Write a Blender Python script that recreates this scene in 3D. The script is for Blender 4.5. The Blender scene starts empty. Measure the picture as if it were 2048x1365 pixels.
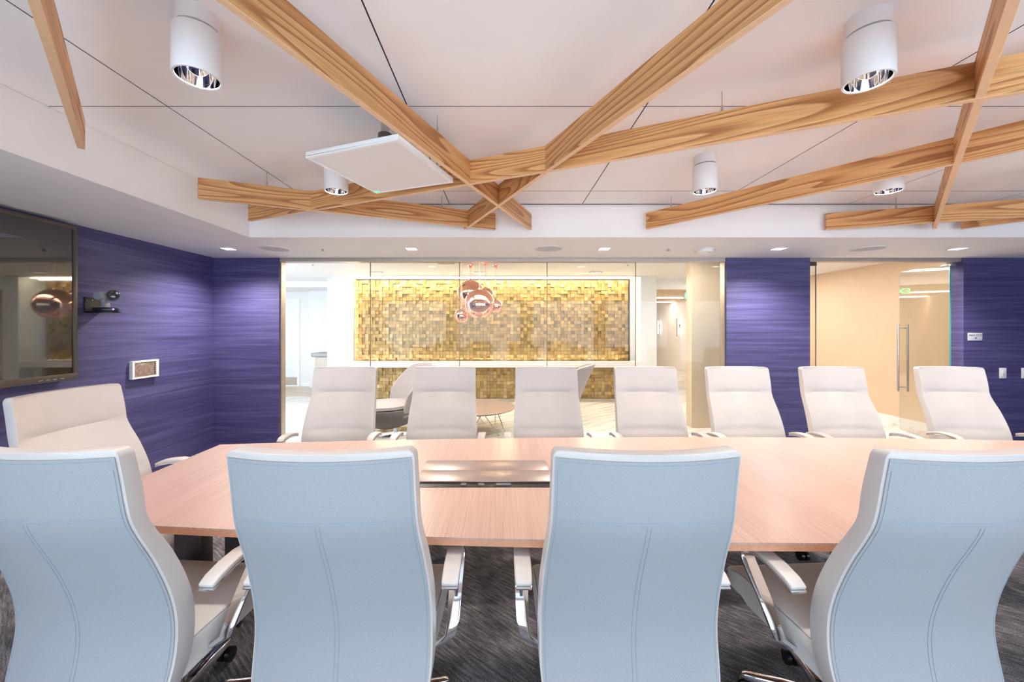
import bpy, bmesh, math, random
from mathutils import Vector, Matrix
R = math.radians
random.seed(7)
SC = bpy.context.scene
COL = SC.collection

# ------------------------------------------------------------------ camera
EYE = 1.45                       # camera height above the floor
F = 765.0                        # focal length in pixels of a 2048 wide frame
cam_d = bpy.data.cameras.new('camera')
cam = bpy.data.objects.new('camera', cam_d); COL.objects.link(cam)
cam.location = (0, 0, EYE); cam.rotation_euler = (R(90), 0, 0)
cam_d.sensor_width = 36.0; cam_d.lens = F / 2048 * 36.0
cam_d.shift_x = (1024 - 1005) / 2048; cam_d.shift_y = -(682.5 - 655) / 2048
cam_d.clip_start = 0.02
SC.camera = cam

# ------------------------------------------------------------------ world, exposure
w = bpy.data.worlds.new('daylight'); SC.world = w; w.use_nodes = True
bg = w.node_tree.nodes['Background']
bg.inputs[0].default_value = (0.70, 0.83, 1.0, 1); bg.inputs[1].default_value = 3.0
vs = SC.view_settings
vs.view_transform = 'Standard'; vs.look = 'None'; vs.gamma = 1.0; vs.use_curve_mapping = False
vs.exposure = 0.92
SC.cycles.max_bounces = 10; SC.cycles.diffuse_bounces = 6; SC.cycles.glossy_bounces = 4
SC.cycles.transparent_max_bounces = 16; SC.cycles.transmission_bounces = 8
SC.cycles.sample_clamp_indirect = 6.0; SC.cycles.use_adaptive_sampling = True; SC.cycles.adaptive_threshold = 0.025
SC.cycles.caustics_reflective = False; SC.cycles.caustics_refractive = False

def area(name, loc, rot, sx, sy, power, col=(1, .93, .84), portal=False):
    d = bpy.data.lights.new(name, 'AREA'); d.shape = 'RECTANGLE'; d.size = sx; d.size_y = sy
    d.energy = power; d.color = col
    if portal: d.cycles.is_portal = True
    o = bpy.data.objects.new(name, d); COL.objects.link(o); o.location = loc; o.rotation_euler = rot
    return o
def spot(name, loc, power, size=120, blend=.7, col=(1, .93, .85), rad=.03):
    d = bpy.data.lights.new(name, 'SPOT'); d.energy = power; d.spot_size = R(size); d.spot_blend = blend
    d.color = col; d.shadow_soft_size = rad
    o = bpy.data.objects.new(name, d); COL.objects.link(o); o.location = loc
    return o
POT_W, SOFFIT_W, LOBBY_FILL_W = 34, 86, 18
WARM = (1, .89, .80)

# ------------------------------------------------------------------ materials
MATS = {}
class NT:
    def __init__(s, name):
        m = bpy.data.materials.new(name); m.use_nodes = True; s.m = m; s.t = m.node_tree
        s.b = s.t.nodes['Principled BSDF']; s.out = s.t.nodes['Material Output']; MATS[name] = m
    def n(s, typ, **kw):
        x = s.t.nodes.new(typ)
        for k, v in kw.items(): setattr(x, k, v)
        return x
    def l(s, a, b): s.t.links.new(a, b)
    def coords(s, scale, kind='Object', rnd=False):
        tc = s.n('ShaderNodeTexCoord'); mp = s.n('ShaderNodeMapping'); mp.inputs['Scale'].default_value = scale
        s.l(tc.outputs[kind], mp.inputs['Vector'])
        if rnd:
            oi = s.n('ShaderNodeObjectInfo'); mu = s.n('ShaderNodeMath', operation='MULTIPLY'); mu.inputs[1].default_value = 37.0
            s.l(oi.outputs['Random'], mu.inputs[0]); cb = s.n('ShaderNodeCombineXYZ')
            for i in range(3): s.l(mu.outputs[0], cb.inputs[i])
            s.l(cb.outputs[0], mp.inputs['Location'])
        return mp.outputs[0]
    def noise(s, vec, scale=1, detail=2, rough=.5, dist=0):
        x = s.n('ShaderNodeTexNoise'); x.inputs['Scale'].default_value = scale; x.inputs['Detail'].default_value = detail
        x.inputs['Roughness'].default_value = rough; x.inputs['Distortion'].default_value = dist
        s.l(vec, x.inputs['Vector']); return x.outputs[0]
    def math(s, op, a, b=None):
        x = s.n('ShaderNodeMath', operation=op)
        for i, v in enumerate((a, b)):
            if v is None: continue
            if isinstance(v, (int, float)): x.inputs[i].default_value = v
            else: s.l(v, x.inputs[i])
        return x.outputs[0]
    def ramp(s, fac, stops):
        x = s.n('ShaderNodeValToRGB'); e = x.color_ramp.elements
        e[0].position, e[0].color = stops[0][0], (*stops[0][1], 1)
        e[1].position, e[1].color = stops[-1][0], (*stops[-1][1], 1)
        for p, c in stops[1:-1]:
            k = e.new(p); k.color = (*c, 1)
        s.l(fac, x.inputs[0]); return x.outputs[0]
    def mix(s, fac, a, b, typ='MIX'):
        x = s.n('ShaderNodeMix', data_type='RGBA', blend_type=typ)
        for i, v in ((0, fac), (6, a), (7, b)):
            if isinstance(v, (int, float)): x.inputs[i].default_value = v
            elif isinstance(v, tuple): x.inputs[i].default_value = (*v, 1)
            else: s.l(v, x.inputs[i])
        return x.outputs[2]
    def bump(s, h, strength=.2, dist=.01):
        x = s.n('ShaderNodeBump'); x.inputs['Strength'].default_value = strength; x.inputs['Distance'].default_value = dist
        s.l(h, x.inputs['Height']); s.l(x.outputs[0], s.b.inputs['Normal'])
    def col(s, c):
        if isinstance(c, tuple): s.b.inputs['Base Color'].default_value = (*c, 1)
        else: s.l(c, s.b.inputs['Base Color'])
    def set(s, **kw):
        for k, v in kw.items(): s.b.inputs[k].default_value = v
        return s.m
def lin(r, g, b):
    f = lambda c: (c / 255 / 12.92) if c / 255 <= .04045 else ((c / 255 + .055) / 1.055) ** 2.4
    return (f(r), f(g), f(b))

def plain(name, c, rough=.5, metal=0, var=.06, scale=20, spec=.5, bump=0, **kw):
    t = NT(name); v = t.coords((1, 1, 1)); n = t.noise(v, scale, 3)
    d = tuple(x * (1 - var) for x in c); h = tuple(min(1, x * (1 + var)) for x in c)
    t.col(t.ramp(n, [(.3, d), (.7, h)]))
    if bump: t.bump(n, bump, .003)
    s = {'Roughness': rough, 'Metallic': metal, 'Specular IOR Level': spec}; s.update(kw)
    return t.set(**s)
def emit(name, c, strength):
    t = NT(name); t.set(**{'Emission Strength': strength}); t.b.inputs['Emission Color'].default_value = (*c, 1)
    t.col(c); return t.m
def glass(name, tint=(.97, .985, .975), refl=0.0, rough=0.0):
    t = NT(name); tr = t.n('ShaderNodeBsdfTransparent'); tr.inputs[0].default_value = (*tint, 1)
    gl = t.n('ShaderNodeBsdfGlossy'); gl.inputs['Roughness'].default_value = rough
    ge = t.n('ShaderNodeNewGeometry'); dp = t.n('ShaderNodeVectorMath', operation='DOT_PRODUCT')
    t.l(ge.outputs['Incoming'], dp.inputs[0]); t.l(ge.outputs['Normal'], dp.inputs[1])
    q = t.math('POWER', t.math('SUBTRACT', 1.0, t.math('ABSOLUTE', dp.outputs['Value'])), 5.0)
    f = t.math('ADD', t.math('MULTIPLY', q, .9), .017 + refl); f = t.math('MINIMUM', f, 1.0)
    mx = t.n('ShaderNodeMixShader'); t.l(f, mx.inputs[0]); t.l(tr.outputs[0], mx.inputs[1]); t.l(gl.outputs[0], mx.inputs[2])
    t.l(mx.outputs[0], t.out.inputs['Surface']); return t.m

plain('white_paint', (.80, .765, .75), .6, var=.015, scale=3)
plain('ceiling_panel', (.91, .875, .86), .7, var=.012, scale=6)
plain('soffit_paint', (.90, .865, .85), .65, var=.012, scale=4)
plain('speaker_grille', (.60, .57, .565), .8, var=.05, scale=300)
plain('plenum', (.10, .085, .08), .9)
plain('lobby_white', (.80, .785, .77), .55, var=.01, scale=3)
plain('column_white', (.80, .81, .82), .5, var=.01, scale=3)
plain('beige_wall', lin(214, 188, 158), .55, var=.02, scale=5)
plain('pillar_beige', lin(206, 188, 160), .4, var=.02, scale=5)
plain('aluminium', (.50, .44, .40), .35, .7, var=.04)
plain('steel', (.62, .60, .57), .25, 1.0, var=.05)
plain('chrome', (.86, .87, .9), .06, 1.0, var=.02)
plain('mirror_reflector', (.9, .9, .92), .04, 1.0, var=.02)
plain('fixture_white', (.80, .765, .76), .45, var=.01)
plain('black_plastic', (.012, .011, .013), .35, var=.2)
plain('bezel', (.10, .080, .072), .3, .3, var=.1)
plain('grey_plastic', (.30, .30, .34), .35, var=.1)
plain('white_plastic', (.86, .85, .84), .3, var=.01)
plain('caster', (.008, .008, .009), .3, var=.2)
plain('dark_leg', (.060, .042, .040), .35, var=.15, scale=40)
plain('lounge_light', (.36, .315, .315), .9, var=.12, scale=90, bump=.3)
plain('lounge_dark', (.13, .112, .11), .9, var=.25, scale=90, bump=.3)
plain('kick_plate', (.42, .35, .28), .35, .3)
plain('fountain_steel', (.30, .285, .27), .4, .3)
plain('fountain_skirt', (.50, .41, .33), .4, .2)
plain('copper', (.95, .50, .36), .07, 1.0, var=.02)
plain('copper_cord', (.80, .40, .24), .4, .3)
plain('joint', (.20, .15, .11), .4)
plain('sign_text', (.10, .10, .13), .6)
plain('sign_plate', (.62, .63, .70), .5, var=.03)
plain('corridor_wood', lin(214, 186, 150), .5, var=.06, scale=8)
plain('slat_wood', lin(216, 198, 172), .5, var=.05, scale=8)
plain('stitch', (.30, .34, .40), .8, var=.05)
plain('leather_stitch', (.48, .42, .38), .7, var=.05)
plain('socket_grey', (.12, .12, .14), .4)
emit('lamp_glow', (1, .95, .88), 3.0)
emit('downlight_glow', (1, .97, .92), 12.0)
emit('cove_glow', (1, .86, .62), 14.0)
emit('edge_glow', (1, .86, .66), 5.0)
emit('strip_glow', (1, .93, .82), 9.0)
emit('exit_green', (.05, 1.0, .35), 3.0)
emit('led_green', (.03, .85, .25), 1.0)
emit('led_blue', (.25, .15, 1.0), 1.5)
glass('glass'); glass('door_glass', (.95, .96, .94), .12)
glass('window_glass')

t = NT('glass_edge'); t.col((.05, .30, .28)); t.set(Roughness=.15)

# white leather
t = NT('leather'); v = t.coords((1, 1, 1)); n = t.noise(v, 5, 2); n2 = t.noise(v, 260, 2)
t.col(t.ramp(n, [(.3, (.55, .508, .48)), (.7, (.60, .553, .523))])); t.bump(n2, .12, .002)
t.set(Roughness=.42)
t = NT('seat_leather_lightened'); v = t.coords((1, 1, 1)); n = t.noise(v, 5, 2); n2 = t.noise(v, 260, 2)
t.col(t.ramp(n, [(.3, (.80, .75, .71)), (.7, (.84, .79, .75))])); t.bump(n2, .12, .002); t.set(Roughness=.42)  # chair leather again, paler to make up for the shade on the seats
# woven back fabric, a fine dotted weave; blue daylight put into its cool tint
t = NT('weave'); v = t.coords((1, 1, 1)); n = t.noise(v, 520, 1.5, .6)
t.col(t.ramp(n, [(.35, (.30, .312, .328)), (.65, (.35, .362, .376))])); t.bump(n, .2, .001)
t.set(Roughness=.6)
# ash beams: contour lines of a stretched noise
t = NT('ash'); v = t.coords((.55, 2.0, 5.5), rnd=True)
big = t.noise(v, .9, 1.2, .45, .15)
rings = t.math('MULTIPLY', big, 15.0); fr = t.math('FRACT', rings)
fib = t.noise(t.coords((5, 120, 190), rnd=True), 1, 3, .6)
c = t.ramp(fr, [(0, lin(222, 172, 116)), (.55, lin(212, 158, 100)), (.82, lin(178, 120, 68)), (.93, lin(168, 110, 60)), (1, lin(220, 170, 114))])
c2 = t.ramp(fib, [(.3, (.80, .77, .74)), (.65, (1.12, 1.1, 1.08))])
tone = t.n('ShaderNodeObjectInfo'); tn = t.ramp(tone.outputs['Random'], [(0, (.86, .84, .82)), (1, (1.08, 1.08, 1.1))])
t.col(t.mix(1.0, t.mix(1.0, c, c2, 'MULTIPLY'), tn, 'MULTIPLY')); t.bump(fib, .08, .002); t.set(Roughness=.45)
# conference table veneer
t = NT('veneer'); f1 = t.noise(t.coords((170, 2.0, 4)), 1, 3, .6); f2 = t.noise(t.coords((14, .5, 2)), 1, 2)
c = t.ramp(f1, [(.3, lin(180, 148, 134)), (.7, lin(202, 171, 157))]); c2 = t.ramp(f2, [(.3, (.93, .92, .91)), (.7, (1.03, 1.03, 1.03))])
t.col(t.mix(1.0, c, c2, 'MULTIPLY')); t.set(Roughness=.36, **{'Coat Weight': .2, 'Coat Roughness': .22})
plain('ash_edge_lit', lin(232, 192, 150), .5, var=.05, scale=60)
plain('table_edge', lin(206, 150, 118), .4, var=.06, scale=60)
t = NT('lid_metal'); f1 = t.noise(t.coords((2, 160, 2)), 1, 3); t.col(t.ramp(f1, [(.3, (.40, .31, .275)), (.7, (.46, .37, .335))]))
t.set(Roughness=.33, Metallic=.55)
t = NT('coffee_wood'); f1 = t.noise(t.coords((3, 60, 3)), 1, 3); t.col(t.ramp(f1, [(.3, (.22, .145, .115)), (.7, (.28, .19, .155))])); t.set(Roughness=.35)
# blue grasscloth wall covering, horizontal threads
t = NT('grasscloth'); f1 = t.noise(t.coords((1.6, 1.6, 120)), 1, 4, .65); f2 = t.noise(t.coords((.9, .9, 22)), 1, 3, .6)
s = t.math('MULTIPLY', t.math('ADD', f1, f2), .5)
t.col(t.ramp(s, [(.33, (.034, .030, .098)), (.5, (.066, .060, .172)), (.68, (.120, .112, .27))])); t.bump(f1, .25, .004); t.set(Roughness=.5)
# carpet tiles
t = NT('carpet'); v = t.coords((1, 1, 1))
r0 = t.n('ShaderNodeMapping'); r0.inputs['Rotation'].default_value = (0, 0, R(38)); t.l(v, r0.inputs['Vector']); rot = t.n('ShaderNodeMapping'); rot.inputs['Scale'].default_value = (10, 90, 1); t.l(r0.outputs[0], rot.inputs['Vector'])
f1 = t.noise(rot.outputs[0], 1, 3, .6); f2 = t.noise(v, 230, 2, .7); f3 = t.noise(v, 4.5, 4, .6)
s = t.math('ADD', t.math('MULTIPLY', f1, .35), t.math('ADD', t.math('MULTIPLY', f2, .4), t.math('MULTIPLY', f3, .25)))
t.col(t.ramp(s, [(.37, (.035, .031, .034)), (.5, (.16, .147, .152)), (.63, (.48, .45, .455))])); t.bump(f2, .8, .006); t.set(Roughness=.95, **{'Specular IOR Level': .1})
# pale streaked lobby floor
t = NT('lobby_floor'); v = t.coords((1, 1, 1)); r0 = t.n('ShaderNodeMapping'); r0.inputs['Rotation'].default_value = (0, 0, R(-35)); t.l(v, r0.inputs['Vector']); rot = t.n('ShaderNodeMapping'); rot.inputs['Scale'].default_value = (1.2, 14, 1); t.l(r0.outputs[0], rot.inputs['Vector'])
f1 = t.noise(rot.outputs[0], 1, 4, .6)
t.col(t.ramp(f1, [(.32, (.50, .46, .42)), (.55, (.72, .69, .65)), (.7, (.80, .78, .75))])); t.set(Roughness=.22)
t = NT('wood_floor'); f1 = t.noise(t.coords((1.5, 22, 1)), 1, 3); t.col(t.ramp(f1, [(.3, (.48, .36, .25)), (.7, (.66, .54, .42))])); t.set(Roughness=.3)
# gold blocks with a colour per block
t = NT('gold_block'); at = t.n('ShaderNodeVertexColor', layer_name='tone'); n = t.noise(t.coords((1, 1, 1)), 130, 3, .6)
c2 = t.ramp(n, [(.3, (.68, .66, .60)), (.7, (1.12, 1.1, 1.08))]); t.col(t.mix(1.0, at.outputs[0], c2, 'MULTIPLY')); t.set(Roughness=.38, Metallic=.35)
# dark display glass
t = NT('screen'); n = t.noise(t.coords((1, 1, 1)), 2, 1); t.col(t.ramp(n, [(.3, (.012, .010, .011)), (.7, (.016, .013, .014))])); t.set(Roughness=.03, IOR=1.9, **{'Coat Weight': .5, 'Coat Roughness': .02})
t = NT('panel_screen'); v = t.coords((1, 1, 1)); n = t.noise(v, 40, 3); wv = t.noise(t.coords((1, 3, 12)), 1.2, 1)
c = t.ramp(n, [(.35, (.20, .14, .11)), (.7, (.34, .25, .20))]); t.col(t.mix(t.ramp(wv, [(.5, (0, 0, 0)), (.58, (.8, .8, .8))]), c, (.42, .36, .34))); t.set(Roughness=.15)
M = MATS

# ------------------------------------------------------------------ mesh helpers
class MB:
    def __init__(s): s.v = []; s.f = []
    def add(s, vs, fs):
        o = len(s.v); s.v += [tuple(x) for x in vs]; s.f += [tuple(i + o for i in f) for f in fs]; return s
    def box(s, x0, x1, y0, y1, z0, z1):
        return s.add([(x0,y0,z0),(x1,y0,z0),(x1,y1,z0),(x0,y1,z0),(x0,y0,z1),(x1,y0,z1),(x1,y1,z1),(x0,y1,z1)],
                     [(0,3,2,1),(4,5,6,7),(0,1,5,4),(1,2,6,5),(2,3,7,6),(3,0,4,7)])
    def lathe(s, prof, n=32, c=(0, 0, 0), axis='Z', closed=False):
        vs = []
        for r, h in prof:
            for k in range(n):
                a = 2 * math.pi * k / n; p = (r * math.cos(a), r * math.sin(a), h)
                if axis == 'X': p = (p[2], p[0], p[1])
                if axis == 'Y': p = (p[0], p[2], p[1])
                vs.append((p[0] + c[0], p[1] + c[1], p[2] + c[2]))
        m = len(prof); fs = []
        for i in range(m if closed else m - 1):
            j = (i + 1) % m
            for k in range(n):
                k2 = (k + 1) % n; fs.append((i * n + k, i * n + k2, j * n + k2, j * n + k))
        return s.add(vs, fs)
    def cyl(s, r, h0, h1, n=24, c=(0, 0, 0), axis='Z', r2=None):
        r2 = r if r2 is None else r2
        return s.lathe([(0.0001, h0), (r, h0), (r2, h1), (0.0001, h1)], n, c, axis)
    def tube(s, pts, r, n=8, caps=True):
        pts = [Vector(p) for p in pts]; rings = []; up = None
        for i, p in enumerate(pts):
            d = (pts[min(i + 1, len(pts) - 1)] - pts[max(i - 1, 0)]).normalized()
            if up is None:
                up = Vector((0, 0, 1)) if abs(d.z) < .9 else Vector((1, 0, 0))
            a = d.cross(up).normalized(); b = a.cross(d).normalized(); up = b
            rr = r[i] if isinstance(r, (list, tuple)) else r
            rings.append([p + (a * math.cos(2 * math.pi * k / n) + b * math.sin(2 * math.pi * k / n)) * rr for k in range(n)])
        return s.loft(rings, caps)
    def loft(s, rings, caps=True):
        n = len(rings[0]); vs = [p for r in rings for p in r]; fs = []
        for i in range(len(rings) - 1):
            for k in range(n):
                k2 = (k + 1) % n; fs.append((i*n+k, i*n+k2, (i+1)*n+k2, (i+1)*n+k))
        if caps:
            fs.append(tuple(range(n - 1, -1, -1))); fs.append(tuple((len(rings)-1)*n + k for k in range(n)))
        return s.add(vs, fs)
    def strap(s, pts, width, thick, axis=(1, 0, 0)):
        """flat band swept along pts; width along axis"""
        ax = Vector(axis); pts = [Vector(p) for p in pts]; rings = []
        for i, p in enumerate(pts):
            d = (pts[min(i+1, len(pts)-1)] - pts[max(i-1, 0)]).normalized(); nn = d.cross(ax).normalized()
            wd = (width[i] if isinstance(width, (list, tuple)) else width) / 2
            th = (thick[i] if isinstance(thick, (list, tuple)) else thick) / 2
            rings.append([p - ax*wd - nn*th, p + ax*wd - nn*th, p + ax*wd + nn*th, p - ax*wd + nn*th])
        return s.loft(rings)
    def prism(s, poly, z0, z1):
        n = len(poly); vs = [(x, y, z0) for x, y in poly] + [(x, y, z1) for x, y in poly]
        fs = [tuple(range(n - 1, -1, -1)), tuple(range(n, 2 * n))] + [(k, (k+1) % n, n + (k+1) % n, n + k) for k in range(n)]
        return s.add(vs, fs)
    def build(s, name, mat, parent=None, bevel=0, seg=2, loc=None, rot=None, ang=38, sub=0):
        me = bpy.data.meshes.new(name); bm = bmesh.new()
        vs = [bm.verts.new(v) for v in s.v]
        for f in s.f:
            try: bm.faces.new([vs[i] for i in f])
            except ValueError: pass
        bmesh.ops.recalc_face_normals(bm, faces=bm.faces)
        if bevel:
            bm.normal_update()
            es = [e for e in bm.edges if len(e.link_faces) == 2 and e.calc_face_angle(0) > R(45)]
            bmesh.ops.bevel(bm, geom=es, offset=bevel, segments=seg, affect='EDGES', profile=.5, clamp_overlap=True)
        bm.to_mesh(me); bm.free()
        me.polygons.foreach_set('use_smooth', [True] * len(me.polygons)); me.set_sharp_from_angle(angle=R(ang))
        me.materials.append(M[mat])
        o = bpy.data.objects.new(name, me); COL.objects.link(o)
        if parent: o.parent = parent
        if loc: o.location = loc
        if rot: o.rotation_euler = rot
        if sub:
            md = o.modifiers.new('smooth', 'SUBSURF'); md.levels = sub; md.render_levels = sub
        return o
def box(name, mat, x0, x1, y0, y1, z0, z1, parent=None, bevel=0, **kw):
    return MB().box(x0, x1, y0, y1, z0, z1).build(name, mat, parent, bevel, **kw)
def tag(o, label=None, cat=None, group=None, kind=None):
    if label: o['label'] = label
    if cat: o['category'] = cat
    if group: o['group'] = group
    if kind: o['kind'] = kind
    return o
def thing(name, label, cat, loc=(0, 0, 0), rz=0, group=None, kind=None):
    o = bpy.data.objects.new(name, None); COL.objects.link(o); o.empty_display_size = .1
    o.location = loc; o.rotation_euler = (0, 0, rz); return tag(o, label, cat, group, kind)
def copy_tree(o, parent=None):
    c = o.copy(); COL.objects.link(c); c.parent = parent
    for ch in [x for x in COL.objects if x.parent == o]: copy_tree(ch, c)
    return c
def struct(o, label=None, cat=None): return tag(o, label, cat, None, 'structure')
def text(name, s, size, mat, parent, loc, rot, extrude=.0008):
    cu = bpy.data.curves.new(name, 'FONT'); cu.body = s; cu.size = size; cu.extrude = extrude
    cu.align_x = 'CENTER'; cu.align_y = 'CENTER'
    tmp = bpy.data.objects.new(name + '_tmp', cu); COL.objects.link(tmp)
    dg = bpy.context.evaluated_depsgraph_get(); me = bpy.data.meshes.new_from_object(tmp.evaluated_get(dg))
    bpy.data.objects.remove(tmp); me.materials.clear(); me.materials.append(M[mat])
    o = bpy.data.objects.new(name, me); COL.objects.link(o); o.parent = parent; o.location = loc; o.rotation_euler = rot
    return o

# ------------------------------------------------------------------ room shell
XL, XR, YB, YF = -3.438, 6.7, -1.0, 4.55       # left, right, behind camera, glass wall
T = .137                                        # partition thickness
ZC, ZS, ZL = 2.58, 2.277, 2.45                  # panel ceiling, soffit, lobby ceiling
CX0, CX1, CY0, CY1 = -2.325, 5.5, -.484, 3.514  # coffer in the soffit
struct(box('floor', 'carpet', XL - .1, XR + .1, YB - .1, YF + .0, -.05, 0), 'dark charcoal patterned carpet under the table', 'floor')
struct(box('wall_left', 'grasscloth', XL - .12, XL, YB - .1, YF + T, 0, 2.7), 'deep blue grasscloth wall behind the television', 'wall')
struct(box('wall_right', 'grasscloth', XR, XR + .12, YB - .1, YF + T, 0, 2.7), 'blue grasscloth wall on the right', 'wall')
struct(box('wall_back', 'grasscloth', XL, -2.659, YF, YF + T, 0, ZS), 'narrow blue wall between corner and glazing', 'wall')
struct(box('wall_back', 'grasscloth', 2.665, 3.658, YF, YF + T, 0, ZS), 'blue wall between glazing and door', 'wall')
struct(box('wall_back', 'grasscloth', 5.484, XR, YF, YF + T, 0, ZS), 'blue wall right of the glass door', 'wall')
struct(box('wall_header', 'white_paint', XL, XR, YF, YF + T, ZS, 2.75))
# soffit ring round the coffer
m = MB(); m.box(XL, CX0, YB, YF, ZS, 2.7); m.box(CX1, XR, YB, YF, ZS, 2.7)
m.box(CX0, CX1, CY1, YF, ZS, 2.7); m.box(CX0, CX1, YB, CY0, ZS, 2.7)
struct(m.build('soffit', 'soffit_paint'), 'lowered white soffit around the ceiling', 'ceiling')
# ceiling: dark void above separate white panels
ceil = struct(box('ceiling', 'plenum', CX0, CX1, CY0, CY1, 2.64, 2.70), 'white panelled ceiling', 'ceiling')
xs = [CX0, -1.713, -.486, .731, 1.946, 3.16, 4.377, CX1]; ys = [CY0, .736, 1.956, 3.17, CY1 - .012]
for i in range(len(xs) - 1):
    for j in range(len(ys) - 1):
        g = .003
        pn = box('ceiling_panel', 'ceiling_panel', xs[i] + (.002 if i == 0 else g), xs[i+1] - g, ys[j] + g, ys[j+1] - g, ZC, ZC + .025, ceil)
        pn.data.materials.append(M['plenum'])           # dark panel edges, so the joints draw as dark lines
        for f_ in pn.data.polygons:
            if abs(f_.normal.z) < .5: f_.material_index = 1
struct(box('shadow_gap_strip', 'plenum', CX0 + .01, CX1 - .01, CY1 - .016, CY1 - .001, ZC - .003, ZC + .02), 'thin dark strip standing in for the shade where ceiling meets soffit', 'trim')  # dark strip painted in for the shade of the gap
# window wall behind the camera
m = MB(); WZ0, WZ1 = .35, 2.20
m.box(XL, XR, YB - .12, YB, 0, WZ0); m.box(XL, XR, YB - .12, YB, WZ1, 2.7)
wins = [(-3.2 + k * 1.98, -3.2 + k * 1.98 + 1.75) for k in range(5)]
px = XL
for a, b in wins:
    m.box(px, a, YB - .12, YB, WZ0, WZ1); px = b
m.box(px, XR, YB - .12, YB, WZ0, WZ1)
struct(m.build('wall_rear', 'white_paint'))
for k, (a, b) in enumerate(wins):
    wn = thing('window_%d' % (k + 3), None, None, ((a + b) / 2, YB - .06, WZ0)); struct(wn)
    hw = (b - a) / 2; h = WZ1 - WZ0
    m = MB()
    for x in (-hw, hw - .05): m.box(x, x + .05, -.03, .03, .05, h - .05)
    m.box(-hw, hw, -.03, .03, 0, .05); m.box(-hw, hw, -.03, .03, h - .05, h)
    m.build('window_frame', 'aluminium', wn)
    box('pane', 'window_glass', -hw + .05, hw - .05, -.004, .004, .05, h - .05, wn)
    area('window_portal', ((a + b) / 2, YB - .13, (WZ0 + WZ1) / 2), (R(90), 0, 0), b - a, h, 1, portal=True)

# ------------------------------------------------------------------ glass front of the room
GY, GZ = 4.62, 2.235
gw = thing('window_1', 'long frameless glass partition of five tall panes', 'glass wall', (0, GY, 0)); struct(gw)
gx = [-2.645, -1.594, -.519, .5375, 1.606, 2.655]
for i in range(5):
    box('pane', 'glass', gx[i] + .004, gx[i+1] - .004, -.006, .006, .02, GZ, gw)
for x in gx[1:-1]: box('glazing_joint', 'joint', x - .0042, x + .0042, -.0065, .0065, .02, GZ, gw)
box('frame_head', 'aluminium', -2.659, 2.665, -.055, .055, GZ, ZS, gw)
box('frame_sill', 'aluminium', -2.659, 2.665, -.03, .03, 0, .02, gw)
box('frame_jamb', 'aluminium', -2.659, -2.645, -.045, .045, 0, GZ, gw)
box('frame_jamb', 'aluminium', 2.655, 2.665, -.045, .045, 0, GZ, gw)
tr = struct(box('trim_1', 'aluminium', 3.658, 5.484, GY - .05, GY + .05, GZ, ZS), 'grey metal header over the glass doorway', 'header')
# door opening: narrow fixed light and a pivoting leaf standing open
sl = thing('window_2', 'narrow fixed glass sidelight beside the open door', 'sidelight', (3.665, GY, 0)); struct(sl)
box('pane', 'glass', 0, .115, -.006, .006, .01, GZ, sl)
box('pane_edge', 'joint', .115, .121, -.006, .006, .01, GZ, sl)
box('patch_fitting', 'bezel', .0, .12, -.016, .016, GZ - .045, GZ - .004, sl, .003)
box('patch_fitting', 'bezel', .0, .12, -.016, .016, .012, .05, sl, .003)
hx = 5.405
ang = math.atan2(5.42 - GY, 5.63 - hx)
dr = thing('door_1', 'clear glass pivot door standing open with tall steel pull handles', 'door', (hx, GY, 0), ang); struct(dr)
L = math.hypot(5.42 - GY, 5.63 - hx)
box('glass_leaf', 'door_glass', .0, L, -.006, .006, .012, GZ - .008, dr)
box('leaf_edge', 'glass_edge', -.0065, 0, -.006, .006, .012, GZ - .008, dr)
box('pivot_fitting', 'steel', -.012, .12, -.018, .018, GZ - .045, GZ - .004, dr, .003)
box('pivot_fitting', 'steel', -.012, .12, -.018, .018, .012, .06, dr, .003)
hz0, hz1 = .55, 1.50
for sgn in (1, -1):
    m = MB(); yy = .055 * sgn
    m.tube([(L - .06, yy, hz0), (L - .06, yy, hz1)], .0125, 12)
    for z in (hz0 + .06, hz1 - .06): m.tube([(L - .06, .006 * sgn, z), (L - .06, yy, z)], .009, 10)
    m.build('handle', 'steel', dr)

# ------------------------------------------------------------------ lobby shell
struct(box('floor_lobby', 'lobby_floor', -8, 6.0, YF, 8.0, -.05, 0), 'pale streaked stone floor of the lobby', 'floor')
struct(box('floor_corridor', 'wood_floor', -8, -3.3, 8.0, 12, -.05, 0), 'light wood floor in the left corridor', 'floor')
struct(box('floor_passage', 'lobby_floor', -3.3, 6.0, 8.0, 17, -.05, 0), 'pale floor of the far passage', 'floor')
struct(box('ceiling_lobby', 'lobby_white', -8, 6.1, YF + T, 17, ZL, ZL + .1), 'smooth white lobby ceiling', 'ceiling')
struct(box('wall_lobby_right', 'beige_wall', 5.95, 6.1, YF + T, 8.1, 0, ZL), 'long warm beige wall beyond the door', 'wall')
struct(box('wall_passage_right', 'lobby_white', 5.95, 6.1, 8.1, 17, 0, ZL), 'cream passage wall carrying the sconces', 'wall')
struct(box('wall_lobby_left', 'lobby_white', -8.1, -8, YF + T, 12, 0, ZL))
struct(box('baseboard_lobby', 'lobby_white', 5.93, 5.95, YF + T, 17, 0, .10), 'white baseboard along the beige wall', 'baseboard')
struct(box('wall_pillar', 'pillar_beige', 2.72, 3.6, 5.5, 5.66, 0, ZL, bevel=.003), 'glossy beige pillar behind the last glass pane', 'pillar')
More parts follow.
